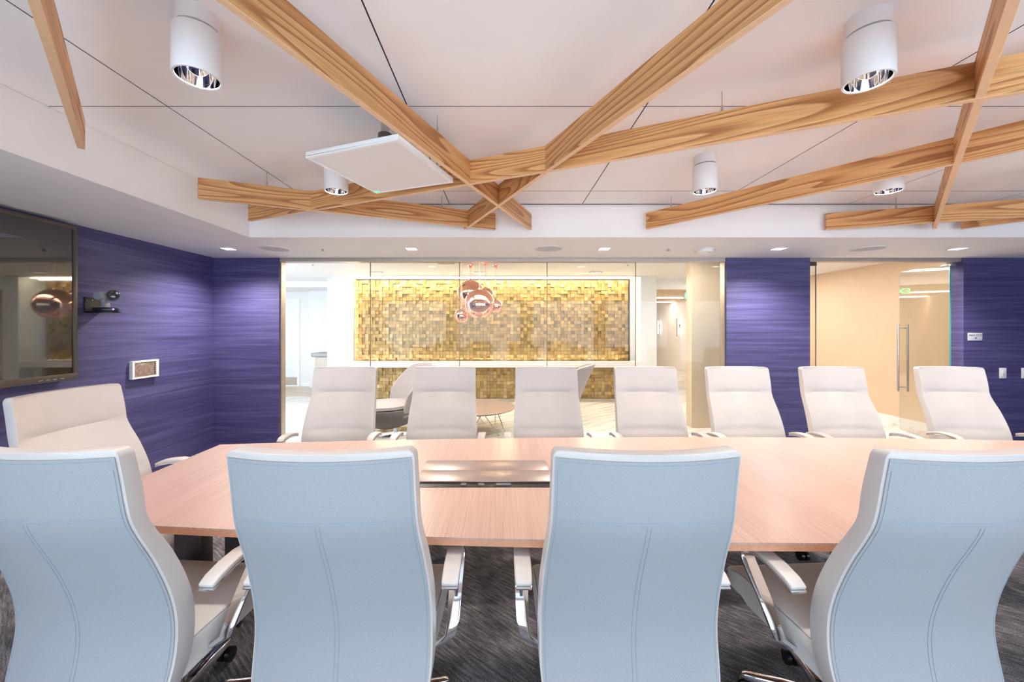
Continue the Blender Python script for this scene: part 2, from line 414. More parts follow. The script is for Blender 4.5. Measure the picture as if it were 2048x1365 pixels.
# corridor wall with a door at far left
DY = 9.4
struct(box('wall_corridor', 'lobby_white', -8, -6.2, DY, DY + .1, 0, ZL))
struct(box('wall_corridor', 'lobby_white', -4.98, -3.62, DY, DY + .1, 0, ZL))
struct(box('wall_corridor', 'lobby_white', -6.2, -4.98, DY, DY + .1, 2.12, ZL))
struct(box('wall_corridor', 'lobby_white', -4.62, -3.62, 9.15, 9.4, 0, ZL))
struct(box('wall_corridor', 'lobby_white', -3.62, -3.3, 7.9, 9.4, 0, ZL))
d2 = thing('door_2', 'white corridor door with a tan kick plate', 'door', (-5.6, DY, 0)); struct(d2)
box('door_leaf', 'column_white', -.58, .56, .02, .06, .01, 2.08, d2)
box('kick_plate', 'kick_plate', -.56, .54, .012, .02, .03, .22, d2)
m = MB(); m.box(.56, .62, -.02, .08, 0, 2.08); m.box(-.62, -.58, -.02, .08, 0, 2.08); m.box(-.62, .62, -.02, .08, 2.08, 2.14)
m.build('door_frame', 'white_plastic', d2)
struct(box('baseboard_corridor', 'white_plastic', -4.94, -4.62, DY - .015, DY, 0, .09))
# soffit in the left corridor
struct(box('soffit_corridor', 'lobby_white', -8, -3.3, 8.3, 9.4, 2.32, ZL))

# feature wall: blocks in a white frame
FY = 7.76
fx0, fx1 = -2.985, 2.60
struct(box('wall_feature', 'lobby_white', -3.3, 2.96, FY + .05, 8.0, 0, ZL))
struct(box('column_left', 'column_white', -3.30, -3.02, 7.42, FY + .05, 0, ZL), 'white column left of the gold wall', 'column')
struct(box('column_right', 'column_white', 2.68, 2.99, 7.42, 8.05, 0, ZL), 'grey white column right of the gold wall', 'column')
fw = thing('block_wall', 'gold wood block mosaic wall behind the glass', 'wall', (0, FY, 0)); struct(fw)
m = MB(); cols = []; cs = .0683
nx = int((fx1 - fx0) / cs); nz = int((ZL - .02) / cs)
rnd = random.Random(3)
def blk(x0, x1, y0, z0, z1):
    tl = rnd.uniform(-.006, .006); tz = rnd.uniform(-.006, .006)
    m.add([(x0,.05,z0),(x1,.05,z0),(x1,.05,z1),(x0,.05,z1),(x0,y0+tl+tz,z0),(x1,y0-tl+tz,z0),(x1,y0-tl-tz,z1),(x0,y0+tl-tz,z1)],
          [(4,5,6,7),(0,1,5,4),(1,2,6,5),(2,3,7,6),(3,0,4,7)])
    g = rnd.random(); k = rnd.uniform(.72, 1.15)
    base = (.47 + .10*g, .31 + .09*g, .10 + .10*g)
    cols.extend([tuple(min(1, c * k) for c in base)] * 5)
for i in range(nx):
    for j in range(nz):
        x0 = fx0 + i * cs; z0 = .01 + j * cs
        blk(x0 + .0012, x0 + cs - .0012, rnd.choice([-.014, -.006, 0, .006, .014, .022]), z0 + .0012, z0 + cs - .0012)
ob = m.build('wood_blocks', 'gold_block', fw); ob['kind'] = 'stuff'
ob['label'] = 'small gold wood blocks set at uneven depths'
me = ob.data; ca = me.color_attributes.new('tone', 'FLOAT_COLOR', 'CORNER')
for p in me.polygons:
    c = cols[p.index]
    for li in p.loop_indices: ca.data[li].color = (*c, 1)
box('backing', 'dark_leg', fx0, fx1, .045, .06, 0, ZL - .02, fw)
# white ledge across the mosaic and the glowing cove
lg = struct(box('trim_ledge', 'lobby_white', -3.05, 2.70, 7.44, 7.66, .665, .775, bevel=.004), 'white ledge running across the gold wall', 'ledge')
sh = struct(box('trim_cove', 'lobby_white', -3.02, 2.68, 7.40, 7.44, 2.43, ZL), 'white cove edge above the gold wall', 'cove')
cv = tag(thing('cove_light', 'warm light strip glowing above the gold wall', 'light strip', (0, 7.58, 2.42)))
box('led_strip', 'cove_glow', -2.98, 2.60, -.05, .03, -.0, .012, cv)
area('cove_lamp', (-.19, 7.60, 2.405), (R(-25), 0, 0), 5.4, .05, 27, (1, .84, .60))
cl = thing('cove_light', 'warm light strip at the left edge of the gold wall', 'light strip', (-3.01, 7.66, .80))
box('led_strip', 'edge_glow', 0, .008, -.03, .03, 0, 1.55, cl)
area('ledge_lamp', (-.19, 7.69, .79), (R(180), 0, 0), 5.3, .04, 5, (1, .84, .60))

# far passage behind the white header
struct(box('wall_passage_header', 'lobby_white', 2.96, 5.95, 8.02, 8.12, 2.25, ZL), 'white header over the far passage', 'wall')
struct(box('ceiling_passage', 'corridor_wood', 2.96, 5.95, 8.12, 17, 2.34, 2.38), 'wood lined ceiling of the far passage', 'ceiling')
struct(box('wall_passage_end', 'lobby_white', 2.8, 5.95, 16.9, 17, 0, ZL))
pw = struct(box('wall_passage_left', 'slat_wood', 2.86, 2.94, 8.05, 17, 0, ZL))
m = MB()
for k in range(60):
    y = 8.3 + k * .14; m.box(2.94, 2.985, y, y + .05, .05, 2.33)
sl_ = m.build('slats', 'slat_wood', pw); sl_['kind'] = 'stuff'
for y, lab in ((11.4, 'nearer of two light strips in the far passage ceiling'), (13.3, 'farther light strip in the far passage ceiling')):
    st = thing('strip_light', lab, 'light strip', (4.45, y, 2.33), group='passage light strips')
    box('diffuser', 'strip_glow', -1.45, 1.48, -.04, .04, -.012, 0, st)
    area('strip_lamp', (4.45, y, 2.31), (0, 0, 0), 2.8, .06, 13, WARM)
for y, lab in ((14.4, 'left wall sconce on the far passage wall'), (12.75, 'right wall sconce on the far passage wall')):
    s_ = thing('wall_sconce', lab, 'sconce', (5.95, y, 1.45), group='passage sconces')
    m = MB(); m.tube([(-.13, 0, -.30), (-.13, 0, .30)], .022, 10); m.build('bar', 'steel', s_)
    m = MB(); m.tube([(-.13, 0, -.06), (-.06, .05, -.02), (-.0, .05, .04)], .014, 8); m.lathe([(.0001, -.02), (.05, -.02), (.05, 0), (.0001, 0)], 16, (0, .05, .04), 'X'); m.build('bracket', 'steel', s_)
    box('lamp', 'lamp_glow', -.10, -.085, -.02, .02, -.25, .25, s_)
es = thing('exit_sign', 'green lit EXIT sign hanging in the far passage', 'exit sign', (4.62, 9.35, 2.22))
box('housing', 'white_plastic', -.19, .19, -.025, .025, -.10, .10, es, .006)
text('lettering', 'EXIT', .17, 'exit_green', es, (0, -.027, 0), (R(90), 0, 0))
m = MB(); m.tube([(0, 0, .10), (0, 0, .13)], .012); m.build('stem', 'white_plastic', es)

# lobby ceiling fixtures, then added fill lights
for k, x in enumerate((-2.29, -.41, 1.70)):
    s_ = thing('slot_fixture', ['left', 'middle', 'right'][k] + ' slim slot light in the lobby ceiling near the gold wall', 'slot light', (x, 6.95, ZL), group='lobby slot lights')
    m = MB(); m.box(-.12, .12, -.035, .035, -.006, .0); m.build('trim', 'bezel', s_, .002)
    for dx in (-.07, .0, .07): m = MB(); m.lathe([(.0001, 0), (.016, 0), (.016, .004), (.0001, .004)], 12, (dx, 0, -.011)); m.build('lamp', 'lamp_glow', s_)
for k, x in enumerate((-5.6, -3.6, -1.8, .0, 1.9, 4.6)):
    area('lobby_fill', (x, 4.90, ZL - .012), (0, 0, 0), 1.5, .30, LOBBY_FILL_W * (.38 if x < -3 else 1), (1, .95, .90))  # added lamps, unseen above the header, brightening lobby and pillar
    s_ = thing('added_panel_light', ['first', 'second', 'third', 'fourth', 'fifth', 'sixth'][k] + ' added panel light from the left, unseen behind the glass header', 'panel light', (x, 4.90, ZL), group='added lobby panel lights')
    box('frame', 'white_plastic', -.77, .77, -.17, .17, -.008, 0, s_)
area('lobby_fill', (-5.6, 8.05, ZL - .02), (0, 0, 0), .6, .3, 5, (1, .95, .90))  # added fill for the left corridor, no fixture
area('lobby_fill', (4.6, 7.2, ZL - .02), (0, 0, 0), 1.0, .3, 24, (1, .95, .90))  # added fill at the right of the lobby, also without a fixture
def sprinkler(x, y, z, lab):
    s_ = thing('sprinkler', lab, 'sprinkler', (x, y, z), group='ceiling sprinklers')
    m = MB(); m.lathe([(.0001, -.004), (.045, -.006), (.042, 0), (.0001, 0)], 20); m.build('escutcheon', 'white_plastic', s_)
    m = MB(); m.lathe([(.0001, -.028), (.014, -.026), (.012, -.004), (.0001, -.004)], 14); m.build('head', 'steel', s_)
for x, lab in ((-1.89, 'small sprinkler in the soffit near the left round speaker'), (1.74, 'small sprinkler in the soffit beside the smoke detector')):
    sprinkler(x, 4.02, ZS, lab)
sprinkler(-3.0, 6.05, ZL, 'sprinkler in the lobby ceiling at the left pane')
sprinkler(2.0, 6.1, ZL, 'sprinkler in the lobby ceiling right of the copper pendants')
vt = thing('air_vent', 'dark slot air vent in the lobby ceiling left of the pendants', 'vent', (-.88, 5.98, ZL))
box('frame', 'bezel', -.13, .13, -.05, .05, -.005, 0, vt)

# ------------------------------------------------------------------ soffit fixtures
for k, x in enumerate((-2.887, -.959, 1.075, 2.908, 4.794)):
    lab = ['square downlight above the blue corner by the television wall', 'square downlight above the second glass pane', 'square downlight above the fourth glass pane',
           'square downlight above the blue wall between glazing and door', 'square downlight above the open glass door'][k]
    s_ = thing('square_downlight', lab, 'downlight', (x, 4.03, ZS), group='square soffit downlights')
    m = MB(); m.box(-.062, .062, -.062, -.05, -.003, 0); m.box(-.062, .062, .05, .062, -.003, 0); m.box(-.062, -.05, -.05, .05, -.003, 0); m.box(.05, .062, -.05, .05, -.003, 0)
    m.build('trim', 'fixture_white', s_)
    box('lens', 'downlight_glow', -.05, .05, -.05, .05, -.0015, 0, s_)
    spot('square_downlight_lamp', (x, 4.03, ZS - .03), SOFFIT_W, 140, .85, WARM, .04)
for k, x in enumerate((-2.39, .486, 3.83)):
    s_ = thing('ceiling_speaker', ['left', 'middle', 'right'][k] + ' round flush speaker in the white soffit', 'speaker', (x, 4.01, ZS), group='round soffit speakers')
    m = MB(); m.lathe([(.0001, -.006), (.135, -.006), (.135, 0)], 40); m.build('grille', 'speaker_grille', s_)
    m = MB(); m.lathe([(.135, 0), (.137, -.009), (.148, -.005), (.15, 0)], 40); m.build('rim', 'fixture_white', s_)
s_ = thing('smoke_detector', 'round white smoke detector on the soffit', 'smoke detector', (2.15, 4.06, ZS))
m = MB(); m.lathe([(.0001, -.045), (.035, -.045), (.045, -.036), (.075, -.034), (.085, -.02), (.085, 0)], 32); m.build('housing', 'white_plastic', s_)
m = MB(); m.lathe([(.088, -.012), (.10, -.012), (.10, 0), (.088, 0)], 32); m.build('base_ring', 'fixture_white', s_)

# ------------------------------------------------------------------ cylinder ceiling lights
def make_pot():
    r = thing('cylinder_downlight', '', 'downlight', (0, 0, ZC), group='white cylinder downlights')
    m = MB(); m.lathe([(.0001, 0), (.066, 0), (.066, -.056), (.050, -.056), (.050, -.075), (.0001, -.075)], 40); m.build('canopy', 'fixture_white', r)
    m = MB(); m.lathe([(.060, -.068), (.0745, -.068), (.0755, -.072), (.0755, -.228), (.073, -.232), (.066, -.231), (.0655, -.226), (.0655, -.20)], 48); m.build('housing', 'fixture_white', r)
    prof = [(.0655, -.228), (.0645, -.215), (.062, -.19), (.056, -.165), (.046, -.145), (.034, -.13), (.02, -.12), (.0001, -.118)]
    m = MB(); m.lathe(prof, 48); m.build('reflector', 'mirror_reflector', r)
    m = MB(); m.lathe([(.0001, -.166), (.012, -.164), (.017, -.155), (.017, -.13), (.0001, -.122)], 20); m.build('bulb', 'lamp_glow', r)
    return r
pots = [(-1.10, 1.38, 'large cylinder downlight at the upper left of the ceiling'), (1.338, 1.40, 'large cylinder downlight in front of the long diagonal beam at upper right'),
        (-1.10, 2.53, 'cylinder downlight half hidden behind the white ceiling panel microphone'), (1.338, 2.53, 'small cylinder downlight between the two right diagonal beams'),
        (2.553, 2.53, 'cylinder downlight half hidden behind the lower right beam'), (3.77, 2.53, 'added cylinder downlight out of view at the right end of the far row'),
        (3.77, 1.39, 'added cylinder downlight out of view at the right end of the near row')]  # the right-end pair is out of view, added for extra light
p0 = make_pot()
for i, (x, y, lab) in enumerate(pots):
    o = p0 if i == 0 else copy_tree(p0)
    o.location = (x, y, ZC); o['label'] = lab
    spot('pot_lamp', (x, y, ZC - .19), POT_W, 128, .8, WARM, .03)

# ------------------------------------------------------------------ wooden lattice under the ceiling
BZ0, BZ1, BT = EYE + .885, EYE + 1.03, .027
NB = [0]
def beam(p, q, parent):
    NB[0] += 1; dz = NB[0] * .0006          # half laps never sit perfectly flush
    p = Vector((*p, 0)); q = Vector((*q, 0)); d = q - p; L = d.length
    o = MB().box(0, L, -BT / 2, BT / 2, 0, BZ1 - BZ0).build('beam', 'ash', parent, .0012, 1)
    o.data.materials.append(M['ash_edge_lit'])            # paler underside edge, bounce light from below painted into it
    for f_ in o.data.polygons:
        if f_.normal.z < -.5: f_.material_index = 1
    o.location = (p.x, p.y, BZ0 + dz - .003); o.rotation_euler = (0, 0, math.atan2(d.y, d.x)); return o
def rod(x, y, parent):
    m = MB(); m.tube([(x, y, BZ1), (x, y, ZC)], .0022, 8); m.lathe([(.006, BZ1), (.0055, BZ1 + .03), (.002, BZ1 + .035)], 10, (x, y, 0)); m.build('hanger_rod', 'aluminium', parent)
lat = thing('beam_lattice', 'interlocking wooden beams hung below the white ceiling', 'ceiling beams', (0, 0, 0))
def ext(p, q, s):      # extend p away from q
    p, q = Vector(p), Vector(q); return tuple(p + (p - q).normalized() * s)
A0, A1 = ext((-.776 + .014, 1.034), (.236, 3.467), .7), (.25, 3.467)
B0, B1 = ext((.789 - .014, 1.034), (-.32, 3.454), .7), (-.334, 3.454)
C0, C1 = (-2.106, 3.186), ext((1.951, 1.443), (-2.106, 3.186), 1.6)
D0, D1 = (-2.096, 2.636), (-.068, 3.470)
E0, E1 = (1.301, 3.452), ext((2.6, 1.905), (1.301, 3.452), 1.3)
F0, F1 = ext((1.383, 1.034), (3.888, 3.443), 1.0), (3.888, 3.443)
G0, G1 = (2.937, 3.476), (4.55, 2.97)
H0, H1 = (4.14, 3.455), (4.14 + 1.0, 3.455 - 1.19)
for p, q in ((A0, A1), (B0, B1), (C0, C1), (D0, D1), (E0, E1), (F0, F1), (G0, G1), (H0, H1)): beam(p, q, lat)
def on(p, q, X=None, Y=None):
    p, q = Vector(p), Vector(q); t_ = (X - p.x) / (q.x - p.x) if X is not None else (Y - p.y) / (q.y - p.y); r = p + (q - p) * t_; return r.x, r.y
for pq in (on(D0, D1, X=-1.72), on(A0, A1, Y=2.03), on(C0, C1, X=1.05), on(D0, D1, X=-.52), on(E0, E1, Y=3.28), on(G0, G1, X=3.42), on(A0, A1, Y=.7), on(B0, B1, Y=.7), on(C0, C1, X=-.42), on(F0, F1, Y=.6)):
    rod(*pq, lat)
sb = thing('hanging_beam', 'single wooden beam hanging at the upper left corner', 'ceiling beam', (0, 0, 0))
I1 = (-2.095, 1.902); I0 = ext((-1.262, 1.028), I1, .7)
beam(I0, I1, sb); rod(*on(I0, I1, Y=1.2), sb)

# ------------------------------------------------------------------ ceiling array microphone (white square plate)
zp = .85
cor = [(-1.183*zp, 2.273*zp), (-.563*zp, 2.051*zp), (-.3207*zp, 2.638*zp), (-.9405*zp, 2.844*zp)]
cxm = sum(c[0] for c in cor) / 4; cym = sum(c[1] for c in cor) / 4
rz = math.atan2(cor[1][1] - cor[0][1], cor[1][0] - cor[0][0]); side = .546
am = thing('array_microphone', 'white square panel microphone hanging under the wooden beams', 'microphone', (cxm, cym, EYE + zp), rz)
hs = side / 2
box('panel_frame', 'white_plastic', -hs, hs, -hs, hs, .004, .030, am, .003)
m = MB(); m.box(-hs, hs, -hs, -hs + .014, 0, .01); m.box(-hs, hs, hs - .014, hs, 0, .01); m.box(-hs, -hs + .014, -hs + .014, hs - .014, 0, .01); m.box(hs - .014, hs, -hs + .014, hs - .014, 0, .01)
m.build('rim', 'white_plastic', am)
box('grille', 'fixture_white', -hs + .016, hs - .016, -hs + .016, hs - .016, .002, .006, am)
box('status_light', 'led_green', -.27, -.235, hs - .034, hs - .018, .0005, .004, am)
m = MB(); m.tube([(.0, 0, .03), (.0, 0, ZC - EYE - zp)], .022, 16); m.box(-.06, .06, -.06, .06, .03, .045); m.build('stem', 'steel', am)
m = MB(); m.lathe([(.0001, .105), (.038, .105), (.038, .20), (.0001, .20)], 20); m.build('collar', 'bezel', am)

# ------------------------------------------------------------------ television wall
tv = thing('wall_television', 'large dark flat screen television on the blue wall', 'television', (XL, 1.945, 1.041))
W2, H2 = 1.07, 1.205
box('chassis', 'bezel', .012, .075, -W2 + .02, W2 - .02, .02, H2 - .02, tv)
m = MB(); b = .028
m.box(.03, .09, -W2, W2, 0, .05); m.box(.03, .09, -W2, W2, H2 - b, H2); m.box(.03, .09, -W2, -W2 + b, .05, H2 - b); m.box(.03, .09, W2 - b, W2, .05, H2 - b)
m.build('bezel', 'aluminium' if 0 else 'bezel', tv, .002)
box('screen', 'screen', .07, .082, -W2 + b, W2 - b, .05, H2 - b, tv)
for k in range(4):
    box('button', 'grey_plastic', .0895, .0915, W2 - .12 - k * .045, W2 - .095 - k * .045, .016, .022, tv)
box('wall_mount', 'black_plastic', 0, .012, -.3, .3, .3, .8, tv)
# conference camera on its wall bracket
vc = thing('video_camera', 'grey swivel video camera on a black wall bracket', 'camera', (XL, 3.20, 1.57))
box('wall_plate', 'black_plastic', 0, .006, -.06, .07, 0, .13, vc)
for y in (-.042, .0):
    for z in (.105, .02): m = MB(); m.lathe([(.0001, .009), (.005, .008), (.005, .006)], 10, (0, y, z), 'X'); m.build('screw', 'steel', vc)
bp = [(.0, -.055), (.15, -.05), (.20, -.02), (.215, .02), (.19, .06), (.0, .065)]
m = MB(); m.prism(bp, .0, .012); m.build('shelf', 'black_plastic', vc, .002)
m = MB(); m.prism([(.05, -.05), (.15, -.047), (.195, -.018), (.205, .02), (.18, .055), (.05, .058)], .012, .045); m.build('base', 'black_plastic', vc, .008, 3)
m = MB(); m.lathe([(.0001, .0), (.008, .0), (.006, .006), (.0001, .008)], 12, (.196, -.016, .03), 'X'); m.build('status_light', 'led_blue', vc)
m = MB(); m.strap([(.12, .0, .04), (.125, .0, .06), (.115, -.0, .09), (.10, 0, .12), (.09, 0, .14)], [.05, .045, .04, .045, .05], [.03, .03, .03, .035, .03], (0, 1, 0)); m.build('arm', 'grey_plastic', vc, .006, 3)
m = MB(); m.lathe([(.0001, -.03), (.030, -.03), (.036, -.02), (.036, .02), (.030, .03), (.0001, .03)], 28, (.095, -.02, .14), 'Y'); m.build('yoke', 'grey_plastic', vc)
hd = MB().lathe([(.0001, -.05), (.026, -.05), (.034, -.038), (.038, .02), (.038, .045), (.033, .05), (.031, .04), (.0001, .036)], 32).build('head', 'grey_plastic', vc)
hd.location = (.13, .05, .145); hd.rotation_euler = (0, R(80), R(-42))
ln = MB().lathe([(.0385, .015), (.0405, .018), (.0405, .052), (.036, .056), (.033, .050)], 32).build('lens_ring', 'bezel', hd)
ln2 = MB().lathe([(.033, .047), (.022, .042), (.014, .044), (.0001, .046)], 32).build('lens', 'screen', hd)
# touch panel
tp = thing('touch_panel', 'small white framed touch panel on the blue wall', 'control panel', (XL, 3.655, .966))
m = MB(); hw = .135; H3 = .168
m.box(0, .035, -hw, hw, 0, .016); m.box(0, .035, -hw, hw, H3 - .016, H3); m.box(0, .035, -hw, -hw + .02, .016, H3 - .016); m.box(0, .035, hw - .028, hw, .016, H3 - .016)
m.build('frame', 'white_plastic', tp, .002)
box('screen', 'panel_screen', .0, .030, -hw + .02, hw - .028, .016, H3 - .016, tp)
for k in range(6): box('key', 'screen', .030, .0315, hw - .046, hw - .036, .03 + k * .019, .04 + k * .019, tp)
# sign and wall plates right of the door
sg = thing('capacity_sign', 'small grey MAX OCC 40 sign on the blue wall', 'sign', (5.615, YF, 1.338))
box('plate', 'sign_plate', -.085, .085, -.008, 0, -.046, .046, sg, .002)
text('lettering', 'MAX OCC', .034, 'sign_text', sg, (.003, -.009, .016), (R(90), 0, 0))
text('lettering', '40', .030, 'sign_text', sg, (.003, -.009, -.018), (R(90), 0, 0))
for x, lab in ((5.948, 'white switch plate below the capacity sign'), (6.21, 'white switch plate at the right edge')):
    s_ = thing('switch_plate', lab, 'switch', (x, YF, .905), group='white switch plates')
    box('plate', 'white_plastic', -.041, .041, -.006, 0, -.062, .062, s_, .002)
    box('rocker', 'white_plastic', -.017, .017, -.010, -.006, -.034, .034, s_, .002)
    box('indicator', 'sign_text', -.005, .008, -.0108, -.010, -.012, -.007, s_)

# ------------------------------------------------------------------ conference table
TX, TYc = 1.2, 1.862
def half_w(x): u = abs(x - TX) / 2.906; return .607 - .157 * u ** 2
poly = [(TX - 2.906 + k * 5.812 / 40, 0) for k in range(41)]
top = [(x, TYc - half_w(x)) for x, _ in poly] + [(x, TYc + half_w(x)) for x, _ in reversed(poly)]
tb = thing('conference_table', 'long boat shaped conference table with pale wood top', 'table', (0, 0, 0))
m = MB(); m.prism(top, .735, .741); tt = m.build('tabletop', 'veneer', tb)
ed = [(TX + (x - TX) * .9985, TYc + (y - TYc) * .996) for x, y in top]
m = MB(); m.prism(ed, .712, .7352); m.build('edge_band', 'table_edge', tb)
for lx in (-1.40, .70, 1.84, 3.80):
    w_ = .062
    box('foot_rail', 'dark_leg', lx - w_, lx + w_, 1.595, 2.13, .015, .115, tb, .004)
    for y in (1.735, 2.045): box('leg', 'dark_leg', lx - w_, lx + w_, y - .035, y + .035, .115, .712, tb, .004)
    box('cross_rail', 'dark_leg', lx - .03, lx + .03, 1.55, 2.15, .64, .712, tb)
box('beam_rail', 'dark_leg', -1.40, 3.80, 1.83, 1.89, .62, .70, tb)
# flip-up cable hatch
ht = thing('cable_hatch', 'bronze metal cable hatch let into the table top', 'cable hatch', (-.085, TYc, .741))
box('rear_lid', 'lid_metal', -.312, .312, .012, .150, .001, .009, ht, .0015)
lf = box('front_lid', 'lid_metal', -.312, .312, -.130, 0, 0, .007, ht, .0015); lf.location = (0, .008, .003); lf.rotation_euler = (R(.6), 0, 0)
box('well', 'caster', -.312, .312, -.172, -.118, .0006, .0012, ht)
for x in (-.09, -.01, .09): box('socket', 'socket_grey', x - .013 - (.02 if x > .05 else 0), x + .013 + (.02 if x > .05 else 0), -.155, -.130, .001, .004, ht)

# ------------------------------------------------------------------ conference chair
def lerp_tab(tab, h):
    for (h0, v0), (h1, v1) in zip(tab, tab[1:]):
        if (h0 - h) * (h1 - h) <= 0:
            t_ = (h - h0) / (h1 - h0); t_ = t_; return v0 + (v1 - v0) * t_
    return tab[0][1] if abs(h - tab[0][0]) < abs(h - tab[-1][0]) else tab[-1][1]
def catmull(tab, h):
    tab = sorted(tab); n = len(tab)
    if h <= tab[0][0]: return tab[0][1]
    if h >= tab[-1][0]: return tab[-1][1]
    for i in range(n - 1):
        if tab[i][0] <= h <= tab[i+1][0]:
            x0, y0 = tab[i]; x1, y1 = tab[i+1]
            m0 = (y1 - tab[i-1][1]) / (x1 - tab[i-1][0]) if i > 0 else (y1 - y0) / (x1 - x0)
            m1 = (tab[i+2][1] - y0) / (tab[i+2][0] - x0) if i + 2 < n else (y1 - y0) / (x1 - x0)
            d = x1 - x0; s_ = (h - x0) / d
            return (2*s_**3-3*s_**2+1)*y0 + (s_**3-2*s_**2+s_)*d*m0 + (-2*s_**3+3*s_**2)*y1 + (s_**3-s_**2)*d*m1
REAR = [(1.135, -.404), (1.05, -.390), (.94, -.372), (.88, -.350), (.80, -.315), (.70, -.280), (.62, -.261), (.55, -.256), (.48, -.264), (.41, -.282), (.36, -.298)]
HALF = [(1.135, .242), (.93, .245), (.80, .254), (.68, .261), (.55, .263), (.45, .262), (.36, .250)]
THK = [(1.135, .040), (1.0, .046), (.93, .042), (.8, .052), (.6, .058), (.45, .058), (.36, .045)]
WRAP = .042
def rear_pt(u, h, off=0):
    hw = catmull(HALF, h); cr = .022
    if h > 1.135 - cr: e = (h - (1.135 - cr)) / cr; hw -= cr * (1 - math.sqrt(max(0, 1 - e * e))) * .9
    return Vector((u * hw, catmull(REAR, h) - WRAP * (1 - u * u) - off, h))
def front_off(u, h):
    th = catmull(THK, h)
    for hc, wd, dp in ((.945, .010, .007), (.675, .012, .010)):
        th -= dp * math.exp(-((h - hc) / wd) ** 2) * (1 - abs(u) ** 8)
    if h < .675: th += .006 * (1 - u ** 4) * math.exp(-((h - .62) / .05) ** 2)
    return th
def make_chair():
    r = thing('conference_chair', '', 'chair', (0, 0, 0), group='white high back conference chairs')
    US = [-1 + 2 * k / 16 for k in range(17)]
    HS = [.36 + k * (1.113 - .36) / 44 for k in range(45)] + [1.119, 1.125, 1.130, 1.1335, 1.135]
    rings = []
    for h in HS:
        ring = [rear_pt(u, h) for u in US]
        fr = []
        for u in reversed(US):
            p = rear_pt(u, h); p = p + Vector((0, front_off(u, h), 0)); fr.append(p)
        rings.append(ring + fr)
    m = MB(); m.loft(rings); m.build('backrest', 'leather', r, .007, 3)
    # woven rear cover, slightly proud of the shell
    m = MB(); N = 18; HP = [.375 + k * (1.117 - .375) / 46 for k in range(47)]
    vs = []; fs = []
    for h in HP:
        for k in range(N + 1):
            u = -1 + 2 * k / N; p = rear_pt(u * .975, h, .0032); vs.append(p)
    for j in range(len(HP) - 1):
        for k in range(N):
            a = j * (N + 1) + k; fs.append((a, a + 1, a + N + 2, a + N + 1))
    m.add(vs, fs); bk = m.build('back_cover', 'weave', r); bk['label'] = 'woven rear cover in pale fabric with a painted-in cool daylight tint'
    m = MB()
    for dz in (-.004, .004): m.tube([rear_pt(u * .955, .943 + dz + .006 * (1 - u * u), .0036) for u in US], .00085, 5)
    for dx in (-.0055, .0055):
        m.tube([rear_pt(dx / .25, h, .0036) for h in HP if h < .945], .00085, 5)
    for sx in (-1, 1):
        m.tube([rear_pt(sx * .945, h, .0036) for h in HP if h < 1.1], .0007, 5)
    m.tube([rear_pt(u * .945, 1.108, .0036) for u in US], .0007, 5)
    m.build('stitching', 'stitch', r)
    # seat cushion
    m = MB(); SX = .252; rings = []
    for k in range(19):
        s_ = k / 18; y = -.235 + s_ * .505
        drop = .055 * max(0, (s_ - .72) / .28) ** 2; dish = .006 * math.sin(math.pi * min(1, s_ * 1.1))
        hw = SX - .012 * (1 - s_) - (.05 * max(0, (s_ - .88) / .12) ** 2)
        zt = .478 - drop; zb = .392 + .015 * max(0, (s_ - .8) / .2) ** 2 - (.012 if s_ < .7 else 0)
        pt = [(-hw, zb), (-hw * .98, (zb + zt) / 2), (-hw, zt - .012), (-hw * .94, zt), (-hw * .5, zt - dish), (0, zt - dish * 1.3), (hw * .5, zt - dish), (hw * .94, zt), (hw, zt - .012), (hw * .98, (zb + zt) / 2), (hw, zb), (0, zb - .006)]
        rings.append([Vector((x, y, z)) for x, z in pt])
    m.loft(rings); m.build('seat', 'seat_leather_lightened', r, 0, ang=60)
    for sx in (-1, 1): m = MB(); m.tube([(sx * (SX - .012 * (1 - k/18) - (.05 * max(0, (k/18 - .88) / .12) ** 2)) * .985, -.225 + k / 18 * .48, .472 - .055 * max(0, (k/18 - .72) / .28) ** 2) for k in range(18)], .0016, 6); m.build('seat_piping', 'leather_stitch', r)
    m = MB(); m.box(-.13, .13, -.15, .12, .345, .385); m.build('seat_mechanism', 'black_plastic', r, .01)
    m = MB(); m.tube([(.13, .02, .362), (.21, .02, .362), (.235, .02, .36)], [.006, .006, .012], 8); m.build('lift_lever', 'black_plastic', r)
    # arms
    for sx in (-1, 1):
        X = sx * .306
        pad = [(X, -.208, .655), (X, -.18, .666), (X, -.13, .676), (X, -.07, .680), (X, -.02, .675), (X, .010, .661)]
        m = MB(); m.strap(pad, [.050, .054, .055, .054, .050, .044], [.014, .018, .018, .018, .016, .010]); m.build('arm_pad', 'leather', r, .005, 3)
        fr = [(X, -.210, .643), (X, -.18, .654), (X, -.13, .664), (X, -.07, .668), (X, -.015, .662), (X, .015, .649), (X, .022, .632), (X, .014, .61), (X, -.06, .535), (X, -.105, .475), (X - sx * .010, -.12, .43), (X - sx * .06, -.12, .395), (X - sx * .17, -.12, .372)]
        wd = [.050, .053, .054, .054, .052, .050, .050, .052, .046, .040, .036, .034, .034]
        m = MB(); m.strap(fr, wd, [.008] * 6 + [.012] * 7); m.build('arm_frame', 'chrome', r, .003, 2)
    # back support
    m = MB(); m.strap([(0, -.10, .362), (0, -.22, .362), (0, -.275, .385), (0, -.285, .44)], .07, .014); m.build('back_bracket', 'chrome', r, .003)
    # base
    m = MB(); m.lathe([(.0001, .345), (.024, .345), (.024, .20), (.030, .20), (.030, .085), (.0001, .085)], 20); m.build('gas_column', 'chrome', r)
    m = MB(); m.lathe([(.0001, .115), (.04, .115), (.046, .10), (.046, .07), (.0001, .065)], 20); m.build('hub', 'chrome', r)
